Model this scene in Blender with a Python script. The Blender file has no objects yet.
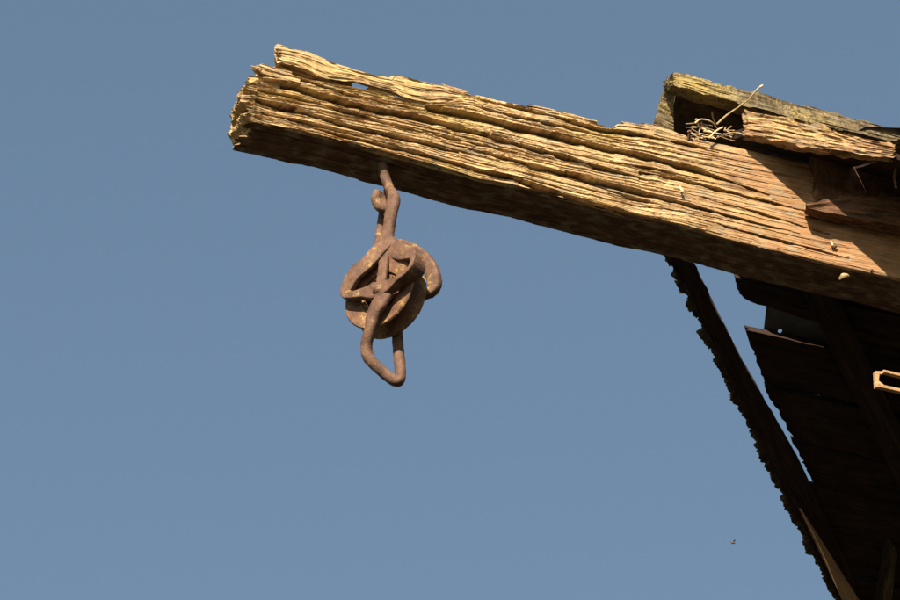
import bpy, math
import numpy as np
from mathutils import Vector

# ------------------------------------------------------------------ camera, sky, sun, exposure
R = math.radians
ELEV, YAW = R(35.0), R(21.9)
UNIT = 0.00172                       # metres that one photo pixel spans at 10 m
K = UNIT / 10.0
fh = np.array([math.sin(YAW), math.cos(YAW), 0.0])          # horizontal forward
rt = np.array([math.cos(YAW), -math.sin(YAW), 0.0])         # right
fw = fh * math.cos(ELEV) + np.array([0, 0, math.sin(ELEV)])
up = -fh * math.sin(ELEV) + np.array([0, 0, math.cos(ELEV)])


def ray(px, py):
    return fw + rt * (px - 450.0) * K + up * (300.0 - py) * K


CAM = np.array([0.0, 0.0, 7.5]) - 10.0 * ray(575, 178)

scene = bpy.context.scene
C = scene.collection
cam_d = bpy.data.cameras.new("camera")
cam_d.sensor_width = 36.0
cam_d.lens = 36.0 / (900 * K)
cam_d.clip_start = 0.1
cam_d.clip_end = 5000
cam = bpy.data.objects.new("camera", cam_d)
cam.location = CAM
cam.rotation_euler = (R(90) + ELEV, 0, -YAW)
C.objects.link(cam)
scene.camera = cam

SUN = np.array([0.70, 1.0, -0.95])          # direction the light travels
SUN = SUN / np.linalg.norm(SUN)
sun_el = math.asin(-SUN[2])
sun_az = math.atan2(-SUN[0], -SUN[1])       # clockwise from +Y

w = bpy.data.worlds.new("World")
scene.world = w
w.use_nodes = True
nt = w.node_tree
nt.nodes.clear()
sky = nt.nodes.new("ShaderNodeTexSky")
sky.sky_type = 'NISHITA'
sky.sun_disc = False
sky.sun_elevation = sun_el
sky.sun_rotation = sun_az
sky.air_density = 1.0
sky.dust_density = 1.0
sky.ozone_density = 0.6
bg = nt.nodes.new("ShaderNodeBackground")
bg.inputs[1].default_value = 0.0502
wo = nt.nodes.new("ShaderNodeOutputWorld")
tint = nt.nodes.new("ShaderNodeMix")              # camera white balance, even over the whole sky
tint.data_type = 'RGBA'
tint.blend_type = 'MULTIPLY'
tint.inputs[0].default_value = 1.0
tint.inputs[7].default_value = (1.0, 1.0, 0.885, 1)
nt.links.new(sky.outputs[0], tint.inputs[6])
nt.links.new(tint.outputs[2], bg.inputs[0])
nt.links.new(bg.outputs[0], wo.inputs[0])

sl = bpy.data.lights.new("sun", 'SUN')
sl.energy = 5.0
sl.angle = R(0.5)
sl.color = (1.0, 0.87, 0.68)
so = bpy.data.objects.new("sun", sl)
so.rotation_euler = Vector(SUN.tolist()).to_track_quat('-Z', 'Y').to_euler()
so.location = (-10, -15, 20)
C.objects.link(so)

scene.view_settings.view_transform = 'Standard'
scene.view_settings.look = 'None'
scene.view_settings.gamma = 1
scene.view_settings.exposure = 1.57

# ------------------------------------------------------------------ pixel -> point helpers
BW = 0.094                                   # beam width (y from 0 to BW)


def on_y(px, py, y=0.0):
    d = ray(px, py)
    return CAM + d * ((y - CAM[1]) / d[1])


def on_plane(px, py, p0, n):
    d = ray(px, py)
    return CAM + d * (np.dot(p0 - CAM, n) / np.dot(d, n))


def arr(pts, y=0.0):
    return np.array([on_y(p[0], p[1], y) for p in pts])


# ------------------------------------------------------------------ numpy noise
def _h(ix, iy, seed):
    n = (ix.astype(np.int64) * 374761393 + iy.astype(np.int64) * 668265263 + seed * 1442695041) & 0xFFFFFFFF
    n = ((n ^ (n >> 13)) * 1274126177) & 0xFFFFFFFF
    n = n ^ (n >> 16)
    return (n & 0xFFFFFF) / float(0xFFFFFF) * 2 - 1


def vn(x, y, seed=0):
    x = np.asarray(x, float); y = np.asarray(y, float)
    x, y = np.broadcast_arrays(x, y)
    ix = np.floor(x); iy = np.floor(y)
    fx = x - ix; fy = y - iy
    fx = fx * fx * (3 - 2 * fx); fy = fy * fy * (3 - 2 * fy)
    a = _h(ix, iy, seed); b = _h(ix + 1, iy, seed)
    c = _h(ix, iy + 1, seed); d = _h(ix + 1, iy + 1, seed)
    return (a * (1 - fx) + b * fx) * (1 - fy) + (c * (1 - fx) + d * fx) * fy


def fbm(x, y, seed=0, o=4):
    r = 0; a = 1.0; f = 1.0; t = 0
    for i in range(o):
        r = r + a * vn(x * f, y * f, seed + i * 17); t += a
        a *= 0.5; f *= 2.03
    return r / t


rng = np.random.RandomState(7)


# ------------------------------------------------------------------ object helpers
def tag(o, label=None, cat=None, group=None, kind=None):
    if label: o["label"] = label
    if cat: o["category"] = cat
    if group: o["group"] = group
    if kind: o["kind"] = kind
    return o


def empty(name, loc, label, cat, group=None):
    o = bpy.data.objects.new(name, None)
    o.location = loc
    o.empty_display_size = 0.05
    C.objects.link(o)
    return tag(o, label, cat, group)


def origin(o):
    p = np.zeros(3)
    while o is not None:
        p = p + np.array(o.location); o = o.parent
    return p


def mesh_obj(name, verts, faces, mat, parent=None, gco=None, smooth=True, loc=None, sharp=42):
    me = bpy.data.meshes.new(name)
    v = np.asarray(verts, float)
    base = origin(parent) if parent is not None else np.zeros(3)
    if loc is None:
        loc = np.zeros(3) if parent is not None else v.mean(0)
    v = v - base - loc
    me.from_pydata(v.tolist(), [], [tuple(int(i) for i in f) for f in faces])
    if gco is not None:
        at = me.attributes.new("gco", 'FLOAT_VECTOR', 'POINT')
        at.data.foreach_set("vector", np.asarray(gco, np.float32).ravel())
    if smooth:
        me.polygons.foreach_set("use_smooth", [True] * len(me.polygons))
    me.materials.append(mat)
    me.update()
    if smooth:
        me.set_sharp_from_angle(angle=R(sharp))
    o = bpy.data.objects.new(name, me)
    o.location = loc
    C.objects.link(o)
    if parent is not None:
        o.parent = parent
    return o


def resample(P, n):
    P = np.asarray(P, float)
    d = np.r_[0, np.cumsum(np.linalg.norm(np.diff(P, axis=0), axis=1))]
    t = np.linspace(0, d[-1], n)
    return np.stack([np.interp(t, d, P[:, k]) for k in range(3)], 1)


def slab(name, top, bot, ext, mat, parent, amp=0.001, seed=0, nu=80, nv=14, end0=0.0, end1=0.0,
         side=4, edge=0.0, taper=None, bevel0=None, loc=None, rough_back=True, dz=None):
    """A weathered board: a front face spanned between two polylines, extruded by ext."""
    T = resample(top, nu); B = resample(bot, nu)
    ext = np.asarray(ext, float)
    th = np.linalg.norm(ext); en = ext / th
    L = np.linalg.norm(T[-1] - T[0]); H = np.linalg.norm(B[nu // 2] - T[nu // 2])
    u = np.linspace(0, 1, nu)[None, :, None]
    ax = (T[-1] - T[0]) / L
    hv = (B - T); hv = hv / np.linalg.norm(hv, axis=1)[:, None]
    # perimeter: front rows nv, bottom side, back rows, top side
    rows = []
    for j in range(nv): rows.append((j / (nv - 1), 0.0))
    for j in range(1, side): rows.append((1.0, j / side))
    for j in range(nv): rows.append((1 - j / (nv - 1), 1.0))
    for j in range(1, side): rows.append((0.0, 1 - j / side))
    m = len(rows)
    arc = 0; arcs = []
    pv = rows[0]
    for r in rows:
        arc += abs(r[0] - pv[0]) * H + abs(r[1] - pv[1]) * th
        arcs.append(arc); pv = r
    V = np.zeros((m, nu, 3)); G = np.zeros((m, nu, 3))
    uu = np.linspace(0, 1, nu)
    for k, (a, b) in enumerate(rows):
        P = T * (1 - a) + B * a
        x = uu * L
        g = (np.abs(vn(x * 9 + seed * 3.1, np.full(nu, arcs[k] * 420) + vn(x * 12, 0 * x, seed) * 1.2, seed)) * -1.2
             + 0.5 * vn(x * 40, np.full(nu, arcs[k] * 900), seed + 3) + 0.5 * vn(x * 25, np.full(nu, arcs[k] * 60), seed + 5))
        d = amp * g
        nrm = np.zeros((nu, 3))
        if b == 0.0: nrm = np.tile(-en, (nu, 1))
        elif b == 1.0: nrm = np.tile(en, (nu, 1))
        nn = nrm.copy()
        if a == 1.0: nn = nn + hv
        if a == 0.0: nn = nn - hv
        e = edge * fbm(x * 35, np.full(nu, b * 3 + a * 9.0), seed + 11, 4)
        P = P + nn * d[:, None]
        if a in (0.0, 1.0):
            P = P + hv * (e[:, None]) * (1 if a == 1 else -1)
        off = en * (b * th)
        P = P + off
        # ragged ends
        j0 = end0 * (0.5 + 0.5 * vn(a * H * 260, b * th * 130, seed + 21) + 0.35 * vn(a * H * 700, b * th * 300, seed + 22))
        j1 = end1 * (0.5 + 0.5 * vn(a * H * 260, b * th * 130, seed + 31) + 0.35 * vn(a * H * 700, b * th * 300, seed + 32))
        if bevel0 is not None:
            j0 += (bevel0[0] * (1 - a) + bevel0[1] * a) * b
        P = P + ax * (j0 * np.clip(1 - uu * 4, 0, 1) - j1 * np.clip(uu * 4 - 3, 0, 1))[:, None]
        V[k] = P
        G[k] = np.stack([x - 1.0, np.full(nu, arcs[k]), np.full(nu, seed * 0.37)], 1)
    faces = []
    idx = np.arange(m * nu).reshape(m, nu)
    for k in range(m):
        k2 = (k + 1) % m
        a0 = idx[k, :-1]; a1 = idx[k, 1:]; b0 = idx[k2, :-1]; b1 = idx[k2, 1:]
        faces.append(np.stack([a0, b0, b1, a1], 1))
    F = np.concatenate(faces).tolist()
    verts = V.reshape(-1, 3); gco = G.reshape(-1, 3)
    # end caps
    for col, sgn in ((0, 1), (nu - 1, -1)):
        ring = idx[:, col]
        cen = verts[ring].mean(0)
        prev = ring; base = len(verts)
        for rr, s in enumerate((0.72, 0.4)):
            pts = cen + (verts[ring] - cen) * s
            jit = (end0 if col == 0 else end1) * 0.5 + amp
            pts = pts + ax * sgn * jit * vn(pts[:, 2] * 300 + rr, pts[:, 1] * 300, seed + 41)[:, None]
            nidx = np.arange(len(verts), len(verts) + m)
            verts = np.concatenate([verts, pts])
            g = gco[ring].copy(); g[:, 0] += 0.004 * (rr + 1)
            gco = np.concatenate([gco, g])
            for i in range(m):
                q = [prev[i], prev[(i + 1) % m], nidx[(i + 1) % m], nidx[i]]
                F.append(q if sgn == -1 else q[::-1])
            prev = nidx
        verts = np.concatenate([verts, cen[None]]); gco = np.concatenate([gco, gco[ring].mean(0)[None]])
        c = len(verts) - 1
        for i in range(m):
            q = [prev[i], prev[(i + 1) % m], c]
            F.append(q if sgn == -1 else q[::-1])
    return mesh_obj(name, verts, F, mat, parent, gco, loc=loc)


def catmull(P, n):
    P = np.asarray(P, float)
    Q = np.vstack([2 * P[0] - P[1], P, 2 * P[-1] - P[-2]])
    out = []
    segs = len(P) - 1
    for s in range(segs):
        p0, p1, p2, p3 = Q[s], Q[s + 1], Q[s + 2], Q[s + 3]
        for t in np.linspace(0, 1, n, endpoint=False):
            out.append(0.5 * ((2 * p1) + (-p0 + p2) * t + (2 * p0 - 5 * p1 + 4 * p2 - p3) * t * t
                              + (-p0 + 3 * p1 - 3 * p2 + p3) * t ** 3))
    out.append(P[-1])
    return np.array(out)


def sweep(name, pts, hw, ht, axis, mat, parent, n=8, seg=14, noise=0.0, seed=0, power=2.0, loc=None):
    """Tube along pts; half-width hw across, half-thickness ht along axis; rounded rectangular section for power > 2."""
    P = catmull(pts, n)
    W = catmull(np.stack([hw, ht, hw], 1), n)
    axis = np.asarray(axis, float)
    tan = np.gradient(P, axis=0)
    tan /= np.linalg.norm(tan, axis=1)[:, None] + 1e-12
    V = []; G = []
    arc = np.r_[0, np.cumsum(np.linalg.norm(np.diff(P, axis=0), axis=1))]
    prev_s = None
    for i in range(len(P)):
        s = np.cross(tan[i], axis)
        if np.linalg.norm(s) < 0.15 and prev_s is not None: s = prev_s
        s = s / (np.linalg.norm(s) + 1e-9)
        if prev_s is not None and np.dot(s, prev_s) < 0 and np.linalg.norm(axis) > 0: pass
        prev_s = s
        a2 = np.cross(s, tan[i]); a2 /= np.linalg.norm(a2)
        for j in range(seg):
            th = 2 * math.pi * j / seg
            c, d = math.cos(th), math.sin(th)
            cs = math.copysign(abs(c) ** (2 / power), c); ds = math.copysign(abs(d) ** (2 / power), d)
            V.append(P[i] + s * cs * W[i, 0] + a2 * ds * W[i, 1])
            G.append((arc[i], j / seg * 0.05, seed))
    V = np.array(V)
    m = len(P)
    if noise > 0:
        cen = np.repeat(P, seg, axis=0)
        nn = V - cen
        nn /= np.linalg.norm(nn, axis=1)[:, None] + 1e-9
        f = fbm(V[:, 0] * 90 + V[:, 2] * 60, V[:, 1] * 90 + V[:, 2] * 45, seed, 3) + 0.7 * vn(V[:, 0] * 330 + V[:, 2] * 210, V[:, 1] * 330 - V[:, 2] * 230, seed + 9)
        V = V + nn * (noise * f)[:, None]
    F = []
    for i in range(m - 1):
        for j in range(seg):
            j2 = (j + 1) % seg
            F.append((i * seg + j, i * seg + j2, (i + 1) * seg + j2, (i + 1) * seg + j))
    V = np.vstack([V, P[0] - tan[0] * W[0, 1] * 0.5, P[-1] + tan[-1] * W[-1, 1] * 0.5])
    G += [(0, 0, seed), (arc[-1], 0, seed)]
    for j in range(seg):
        j2 = (j + 1) % seg
        F.append((m * seg, j2, j)); F.append((m * seg + 1, (m - 1) * seg + j, (m - 1) * seg + j2))
    return mesh_obj(name, V, F, mat, parent, np.array(G), loc=loc)


def lathe(name, prof, cen, axis, qx, qz, mat, parent, seg=56, noise=0, seed=0):
    """prof: (radius, along axis) pairs, closed loop."""
    V = []; n = len(prof)
    for k in range(seg):
        th = 2 * math.pi * k / seg
        rad = qx * math.cos(th) + qz * math.sin(th)
        for (r, a) in prof:
            V.append(cen + rad * r + axis * a)
    V = np.array(V)
    if noise:
        f = fbm(V[:, 0] * 80 + V[:, 2] * 50, V[:, 1] * 80 + V[:, 2] * 50, seed, 3)
        V = V + (V - cen) / (np.linalg.norm(V - cen, axis=1)[:, None] + 1e-6) * (noise * f)[:, None]
    F = []
    for k in range(seg):
        k2 = (k + 1) % seg
        for i in range(n):
            i2 = (i + 1) % n
            F.append((k * n + i, k * n + i2, k2 * n + i2, k2 * n + i))
    return mesh_obj(name, V, F, mat, parent, np.zeros((len(V), 3)))


def box_mesh(name, lo, hi, mat, parent=None):
    lo = np.array(lo); hi = np.array(hi)
    V = [(x, y, z) for x in (lo[0], hi[0]) for y in (lo[1], hi[1]) for z in (lo[2], hi[2])]
    F = [(0, 1, 3, 2), (4, 6, 7, 5), (0, 4, 5, 1), (2, 3, 7, 6), (0, 2, 6, 4), (1, 5, 7, 3)]
    return mesh_obj(name, V, F, mat, parent, np.array(V) * 1.0, smooth=False)


# ------------------------------------------------------------------ materials
def nd(t, kind, **kw):
    n = t.nodes.new(kind)
    for k, v in kw.items(): setattr(n, k, v)
    return n


def ramp(t, stops):
    r = t.nodes.new("ShaderNodeValToRGB")
    e = r.color_ramp.elements
    while len(e) < len(stops): e.new(0.5)
    for i, (p, c) in enumerate(stops):
        e[i].position = p
        e[i].color = (c, c, c, 1) if isinstance(c, (int, float)) else (*c, 1)
    return r


def wood(name, dark, mid, light, lichen=0.0, lichen_col=(0.37, 0.27, 0.095), grey=0.0, sx=5.0, sy=260.0, beam=False, bump=0.5, lich_lo=0.55):
    m = bpy.data.materials.new(name); m.use_nodes = True
    t = m.node_tree; t.nodes.clear()
    L = t.links.new
    at = nd(t, "ShaderNodeAttribute", attribute_name="gco")
    mp = nd(t, "ShaderNodeMapping"); mp.inputs["Scale"].default_value = (sx, sy, 10)
    L(at.outputs["Vector"], mp.inputs[0])
    n1 = nd(t, "ShaderNodeTexNoise"); n1.inputs["Scale"].default_value = 1.0; n1.inputs["Detail"].default_value = 6; n1.inputs["Roughness"].default_value = 0.65
    n1.inputs["Distortion"].default_value = 0.4
    L(mp.outputs[0], n1.inputs["Vector"])
    mp2 = nd(t, "ShaderNodeMapping"); mp2.inputs["Scale"].default_value = (18, 45, 10)
    L(at.outputs["Vector"], mp2.inputs[0])
    n2 = nd(t, "ShaderNodeTexNoise"); n2.inputs["Scale"].default_value = 1.0; n2.inputs["Detail"].default_value = 5; n2.inputs["Roughness"].default_value = 0.7
    L(mp2.outputs[0], n2.inputs["Vector"])
    ad = nd(t, "ShaderNodeMath", operation='ADD'); L(n1.outputs[0], ad.inputs[0])
    ml = nd(t, "ShaderNodeMath", operation='MULTIPLY_ADD'); ml.inputs[1].default_value = 0.9; ml.inputs[2].default_value = -0.45
    L(n2.outputs[0], ml.inputs[0]); L(ml.outputs[0], ad.inputs[1])
    r = ramp(t, [(0.33, dark), (0.5, mid), (0.70, light)]); L(ad.outputs[0], r.inputs[0])
    mp9 = nd(t, "ShaderNodeMapping"); mp9.inputs["Scale"].default_value = (170, 420, 30)
    L(at.outputs["Vector"], mp9.inputs[0])
    n9 = nd(t, "ShaderNodeTexNoise"); n9.inputs["Scale"].default_value = 1.0; n9.inputs["Detail"].default_value = 3; n9.inputs["Roughness"].default_value = 0.7
    L(mp9.outputs[0], n9.inputs["Vector"])
    r9 = ramp(t, [(0.3, 0.42), (0.5, 0.92), (0.68, 1.32)]); L(n9.outputs[0], r9.inputs[0])
    m9 = nd(t, "ShaderNodeMix", data_type='RGBA', blend_type='MULTIPLY'); m9.inputs[0].default_value = 0.85
    L(r.outputs[0], m9.inputs[6]); L(r9.outputs[0], m9.inputs[7])
    col = m9.outputs[2]
    if beam:
        # the part sheltered by the roof never bleached: redder, plainer wood
        sp = nd(t, "ShaderNodeSeparateXYZ"); L(at.outputs["Vector"], sp.inputs[0])
        mr = nd(t, "ShaderNodeMapRange"); mr.inputs[1].default_value = 0.17; mr.inputs[2].default_value = 0.42
        a3 = nd(t, "ShaderNodeMath", operation='MULTIPLY_ADD'); a3.inputs[1].default_value = 0.22; L(n2.outputs[0], a3.inputs[0])
        sub = nd(t, "ShaderNodeMath", operation='SUBTRACT'); sub.inputs[1].default_value = 0.11
        L(sp.outputs[0], a3.inputs[2]); L(a3.outputs[0], sub.inputs[0]); L(sub.outputs[0], mr.inputs[0])
        r2 = ramp(t, [(0.3, (0.13, 0.062, 0.028)), (0.5, (0.235, 0.125, 0.058)), (0.72, (0.33, 0.19, 0.095))]); L(ad.outputs[0], r2.inputs[0])
        mx = nd(t, "ShaderNodeMix", data_type='RGBA'); L(mr.outputs[0], mx.inputs[0]); L(col, mx.inputs[6]); L(r2.outputs[0], mx.inputs[7])
        # underside: unbleached brown timber without lichen, its shade painted in as extra darkness
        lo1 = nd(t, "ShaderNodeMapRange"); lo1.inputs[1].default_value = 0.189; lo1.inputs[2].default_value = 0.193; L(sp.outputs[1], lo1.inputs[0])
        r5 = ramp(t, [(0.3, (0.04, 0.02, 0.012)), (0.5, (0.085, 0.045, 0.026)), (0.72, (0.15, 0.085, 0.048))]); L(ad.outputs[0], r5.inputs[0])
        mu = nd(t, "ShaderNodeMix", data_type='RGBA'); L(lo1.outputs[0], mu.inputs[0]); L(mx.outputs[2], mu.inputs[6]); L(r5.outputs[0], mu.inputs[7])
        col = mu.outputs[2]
    if grey > 0:
        mp4 = nd(t, "ShaderNodeMapping"); mp4.inputs["Scale"].default_value = (30, 60, 10); mp4.inputs["Location"].default_value = (3, 7, 1)
        L(at.outputs["Vector"], mp4.inputs[0])
        n4 = nd(t, "ShaderNodeTexNoise"); n4.inputs["Scale"].default_value = 1; n4.inputs["Detail"].default_value = 4
        L(mp4.outputs[0], n4.inputs["Vector"])
        r4 = ramp(t, [(0.5, 0.0), (0.68, grey)]); L(n4.outputs[0], r4.inputs[0])
        mg = nd(t, "ShaderNodeMix", data_type='RGBA'); L(r4.outputs[0], mg.inputs[0]); L(col, mg.inputs[6]); mg.inputs[7].default_value = (0.22, 0.19, 0.13, 1)
        col = mg.outputs[2]
    if lichen > 0:
        mp3 = nd(t, "ShaderNodeMapping"); mp3.inputs["Scale"].default_value = (190, 260, 10); mp3.inputs["Location"].default_value = (9, 2, 5)
        L(at.outputs["Vector"], mp3.inputs[0])
        n3 = nd(t, "ShaderNodeTexNoise"); n3.inputs["Scale"].default_value = 1.0; n3.inputs["Detail"].default_value = 7; n3.inputs["Roughness"].default_value = 0.75
        L(mp3.outputs[0], n3.inputs["Vector"])
        mp5 = nd(t, "ShaderNodeMapping"); mp5.inputs["Scale"].default_value = (7, 16, 10); mp5.inputs["Location"].default_value = (1, 12, 5)
        L(at.outputs["Vector"], mp5.inputs[0])
        n5 = nd(t, "ShaderNodeTexNoise"); n5.inputs["Scale"].default_value = 1.0; n5.inputs["Detail"].default_value = 2
        L(mp5.outputs[0], n5.inputs["Vector"])
        ml3 = nd(t, "ShaderNodeMath", operation='MULTIPLY_ADD'); ml3.inputs[1].default_value = 0.8; ml3.inputs[2].default_value = -0.4
        L(n5.outputs[0], ml3.inputs[0])
        s3 = nd(t, "ShaderNodeMath", operation='ADD'); L(n3.outputs[0], s3.inputs[0]); L(ml3.outputs[0], s3.inputs[1])
        r3 = ramp(t, [(lich_lo, 0.0), (lich_lo + 0.12, lichen)]); L(s3.outputs[0], r3.inputs[0])
        fac = r3.outputs[0]
        if beam:
            inv = nd(t, "ShaderNodeMath", operation='MULTIPLY_ADD'); inv.inputs[1].default_value = -0.85; inv.inputs[2].default_value = 1.0
            L(mr.outputs[0], inv.inputs[0])
            mm = nd(t, "ShaderNodeMath", operation='MULTIPLY'); L(fac, mm.inputs[0]); L(inv.outputs[0], mm.inputs[1])
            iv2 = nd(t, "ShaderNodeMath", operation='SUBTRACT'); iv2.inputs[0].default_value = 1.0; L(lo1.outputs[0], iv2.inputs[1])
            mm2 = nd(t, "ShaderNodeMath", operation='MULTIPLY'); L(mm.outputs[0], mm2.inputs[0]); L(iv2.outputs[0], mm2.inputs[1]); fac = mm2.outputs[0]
        mxl = nd(t, "ShaderNodeMix", data_type='RGBA'); L(fac, mxl.inputs[0]); L(col, mxl.inputs[6]); mxl.inputs[7].default_value = (*lichen_col, 1)
        col = mxl.outputs[2]
    b = nd(t, "ShaderNodeBsdfPrincipled"); b.inputs["Roughness"].default_value = 0.88
    b.inputs["Specular IOR Level"].default_value = 0.2
    L(col, b.inputs["Base Color"])
    bp = nd(t, "ShaderNodeBump"); bp.inputs["Strength"].default_value = bump; bp.inputs["Distance"].default_value = 0.0022
    L(ad.outputs[0], bp.inputs["Height"]); L(bp.outputs[0], b.inputs["Normal"])
    o = nd(t, "ShaderNodeOutputMaterial"); L(b.outputs[0], o.inputs[0])
    return m


def rust(name, dark=(0.041, 0.019, 0.011), mid=(0.092, 0.044, 0.025), light=(0.147, 0.077, 0.046), lichen=0.75, lo=0.66, metal=0.0):
    m = bpy.data.materials.new(name); m.use_nodes = True
    t = m.node_tree; t.nodes.clear(); L = t.links.new
    tc = nd(t, "ShaderNodeTexCoord")
    def noise(s, d, r=0.6):
        n = nd(t, "ShaderNodeTexNoise"); n.inputs["Scale"].default_value = s; n.inputs["Detail"].default_value = d; n.inputs["Roughness"].default_value = r
        L(tc.outputs["Object"], n.inputs["Vector"]); return n
    a = noise(45, 6); r = ramp(t, [(0.3, dark), (0.5, mid), (0.7, light)]); L(a.outputs[0], r.inputs[0])
    f = noise(320, 4, 0.7)
    mf = nd(t, "ShaderNodeMix", data_type='RGBA', blend_type='MULTIPLY'); mf.inputs[0].default_value = 0.6
    rf = ramp(t, [(0.3, 0.55), (0.7, 1.25)]); L(f.outputs[0], rf.inputs[0]); L(r.outputs[0], mf.inputs[6]); L(rf.outputs[0], mf.inputs[7])
    col = mf.outputs[2]
    if lichen > 0:
        l1 = noise(130, 5, 0.7); l2 = noise(24, 2)
        s = nd(t, "ShaderNodeMath", operation='MULTIPLY_ADD'); s.inputs[1].default_value = 0.7; L(l2.outputs[0], s.inputs[0]); L(l1.outputs[0], s.inputs[2])
        sb = nd(t, "ShaderNodeMath", operation='SUBTRACT'); sb.inputs[1].default_value = 0.35; L(s.outputs[0], sb.inputs[0])
        lr = ramp(t, [(lo - 0.05, 0.0), (lo + 0.04, lichen)]); L(sb.outputs[0], lr.inputs[0])
        ml = nd(t, "ShaderNodeMix", data_type='RGBA'); L(lr.outputs[0], ml.inputs[0]); L(col, ml.inputs[6]); ml.inputs[7].default_value = (0.26, 0.17, 0.045, 1)
        col = ml.outputs[2]
    b = nd(t, "ShaderNodeBsdfPrincipled"); b.inputs["Roughness"].default_value = 0.72; b.inputs["Metallic"].default_value = metal
    b.inputs["Specular IOR Level"].default_value = 0.35
    L(col, b.inputs["Base Color"])
    bp = nd(t, "ShaderNodeBump"); bp.inputs["Strength"].default_value = 0.9; bp.inputs["Distance"].default_value = 0.0016
    L(f.outputs[0], bp.inputs["Height"]); L(bp.outputs[0], b.inputs["Normal"])
    o = nd(t, "ShaderNodeOutputMaterial"); L(b.outputs[0], o.inputs[0])
    return m


def plain(name, c1, c2, scale=60, rough=0.7, metal=0.0):
    m = bpy.data.materials.new(name); m.use_nodes = True
    t = m.node_tree; t.nodes.clear(); L = t.links.new
    tc = nd(t, "ShaderNodeTexCoord")
    n = nd(t, "ShaderNodeTexNoise"); n.inputs["Scale"].default_value = scale; n.inputs["Detail"].default_value = 5
    L(tc.outputs["Object"], n.inputs["Vector"])
    r = ramp(t, [(0.35, c1), (0.65, c2)]); L(n.outputs[0], r.inputs[0])
    b = nd(t, "ShaderNodeBsdfPrincipled"); b.inputs["Roughness"].default_value = rough; b.inputs["Metallic"].default_value = metal
    L(r.outputs[0], b.inputs["Base Color"])
    o = nd(t, "ShaderNodeOutputMaterial"); L(b.outputs[0], o.inputs[0])
    return m


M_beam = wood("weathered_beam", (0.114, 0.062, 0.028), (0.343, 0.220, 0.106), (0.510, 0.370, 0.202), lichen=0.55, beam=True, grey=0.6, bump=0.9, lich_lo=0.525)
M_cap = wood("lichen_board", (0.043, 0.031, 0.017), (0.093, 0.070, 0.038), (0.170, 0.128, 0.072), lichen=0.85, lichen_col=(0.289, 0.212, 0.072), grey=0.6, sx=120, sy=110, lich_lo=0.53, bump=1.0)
M_plank = wood("weathered_plank", (0.078, 0.039, 0.019), (0.211, 0.121, 0.058), (0.343, 0.234, 0.129), lichen=0.75, lich_lo=0.52, grey=0.7, sx=14, sy=150, bump=0.9)
M_brown = wood("brown_timber", (0.043, 0.020, 0.011), (0.102, 0.049, 0.025), (0.178, 0.093, 0.049), sx=6, sy=160, grey=0.2)
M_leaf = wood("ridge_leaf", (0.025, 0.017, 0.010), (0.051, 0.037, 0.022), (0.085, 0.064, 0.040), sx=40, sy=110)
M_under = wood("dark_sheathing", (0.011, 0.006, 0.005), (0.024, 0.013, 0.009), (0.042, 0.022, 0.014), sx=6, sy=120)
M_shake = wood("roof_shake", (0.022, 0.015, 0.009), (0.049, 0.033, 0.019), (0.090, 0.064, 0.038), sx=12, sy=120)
M_pale = wood("sunlit_wood", (0.34, 0.20, 0.10), (0.44, 0.27, 0.14), (0.52, 0.33, 0.18), sx=6, sy=160)
M_bar = wood("bare_bar", (0.22, 0.13, 0.065), (0.31, 0.19, 0.10), (0.38, 0.25, 0.135), sx=6, sy=160)
M_rust = rust("rusty_iron")
M_rust_sheave = rust("rusty_sheave", dark=(0.051, 0.021, 0.010), mid=(0.109, 0.049, 0.023), light=(0.171, 0.085, 0.043), lichen=0.8, lo=0.62)
M_nail = rust("rusty_nail", lichen=0.0)
M_straw = plain("straw", (0.374, 0.259, 0.122), (0.518, 0.403, 0.230), 200, 0.6)
M_straw2 = plain("old_straw", (0.175, 0.105, 0.049), (0.336, 0.231, 0.112), 200, 0.7)
M_zinc = plain("zinc_sheet", (0.05, 0.056, 0.062), (0.09, 0.096, 0.10), 40, 0.5, 0.6)
M_ground = plain("dry_ground", (0.012, 0.014, 0.006), (0.030, 0.029, 0.014), 0.8, 0.95)
M_bug = plain("insect_shell", (0.05, 0.03, 0.02), (0.10, 0.06, 0.035), 300, 0.5)

# ------------------------------------------------------------------ ground
gs = 1500.0
g = mesh_obj("ground", [(-gs, -gs, 0), (gs, -gs, 0), (gs, gs, 0), (-gs, gs, 0)], [(0, 1, 2, 3)], M_ground, None, np.zeros((4, 3)), smooth=False, loc=np.zeros(3))
tag(g, kind="structure")

# ------------------------------------------------------------------ main levels of the hood
u = UNIT
XR = on_y(900, 270)[0]                       # beam x at the right frame edge
XW = XR + 1.35                               # gable wall plane
XL = on_y(255, 100)[0]
TA = math.tan(R(28))
NFAR = np.array([0, math.sin(R(28)), math.cos(R(28))])     # up-facing normal of the far slope

# ================================================================== BEAM
beam = empty("hoist_beam", (0, BW / 2, 7.5), "long cracked weathered timber hoist beam jutting out under the roof peak, lichen on its side", "beam")

top_px = [(240, 58), (258, 62), (275, 66), (289, 71), (313, 78), (348, 84.5), (370, 90), (386, 96), (408, 101), (423, 103), (436, 103), (450, 97), (462, 92), (475, 92),
          (500, 98), (528, 104), (550, 108), (573, 113.5), (596, 121), (613, 126), (619, 121.5), (630, 122), (653, 125.5), (680, 133), (735, 145), (800, 160), (900, 183)]
crest_px = [(240, 119), (255, 122), (290, 129), (327, 137), (380, 151), (440, 167), (480, 179), (520, 186.5), (560, 197), (600, 207), (640, 218), (680, 226), (700, 231),
            (740, 242), (783, 253), (831, 265), (892, 278), (910, 283)]
TP = arr(top_px); CP = arr(crest_px)
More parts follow.
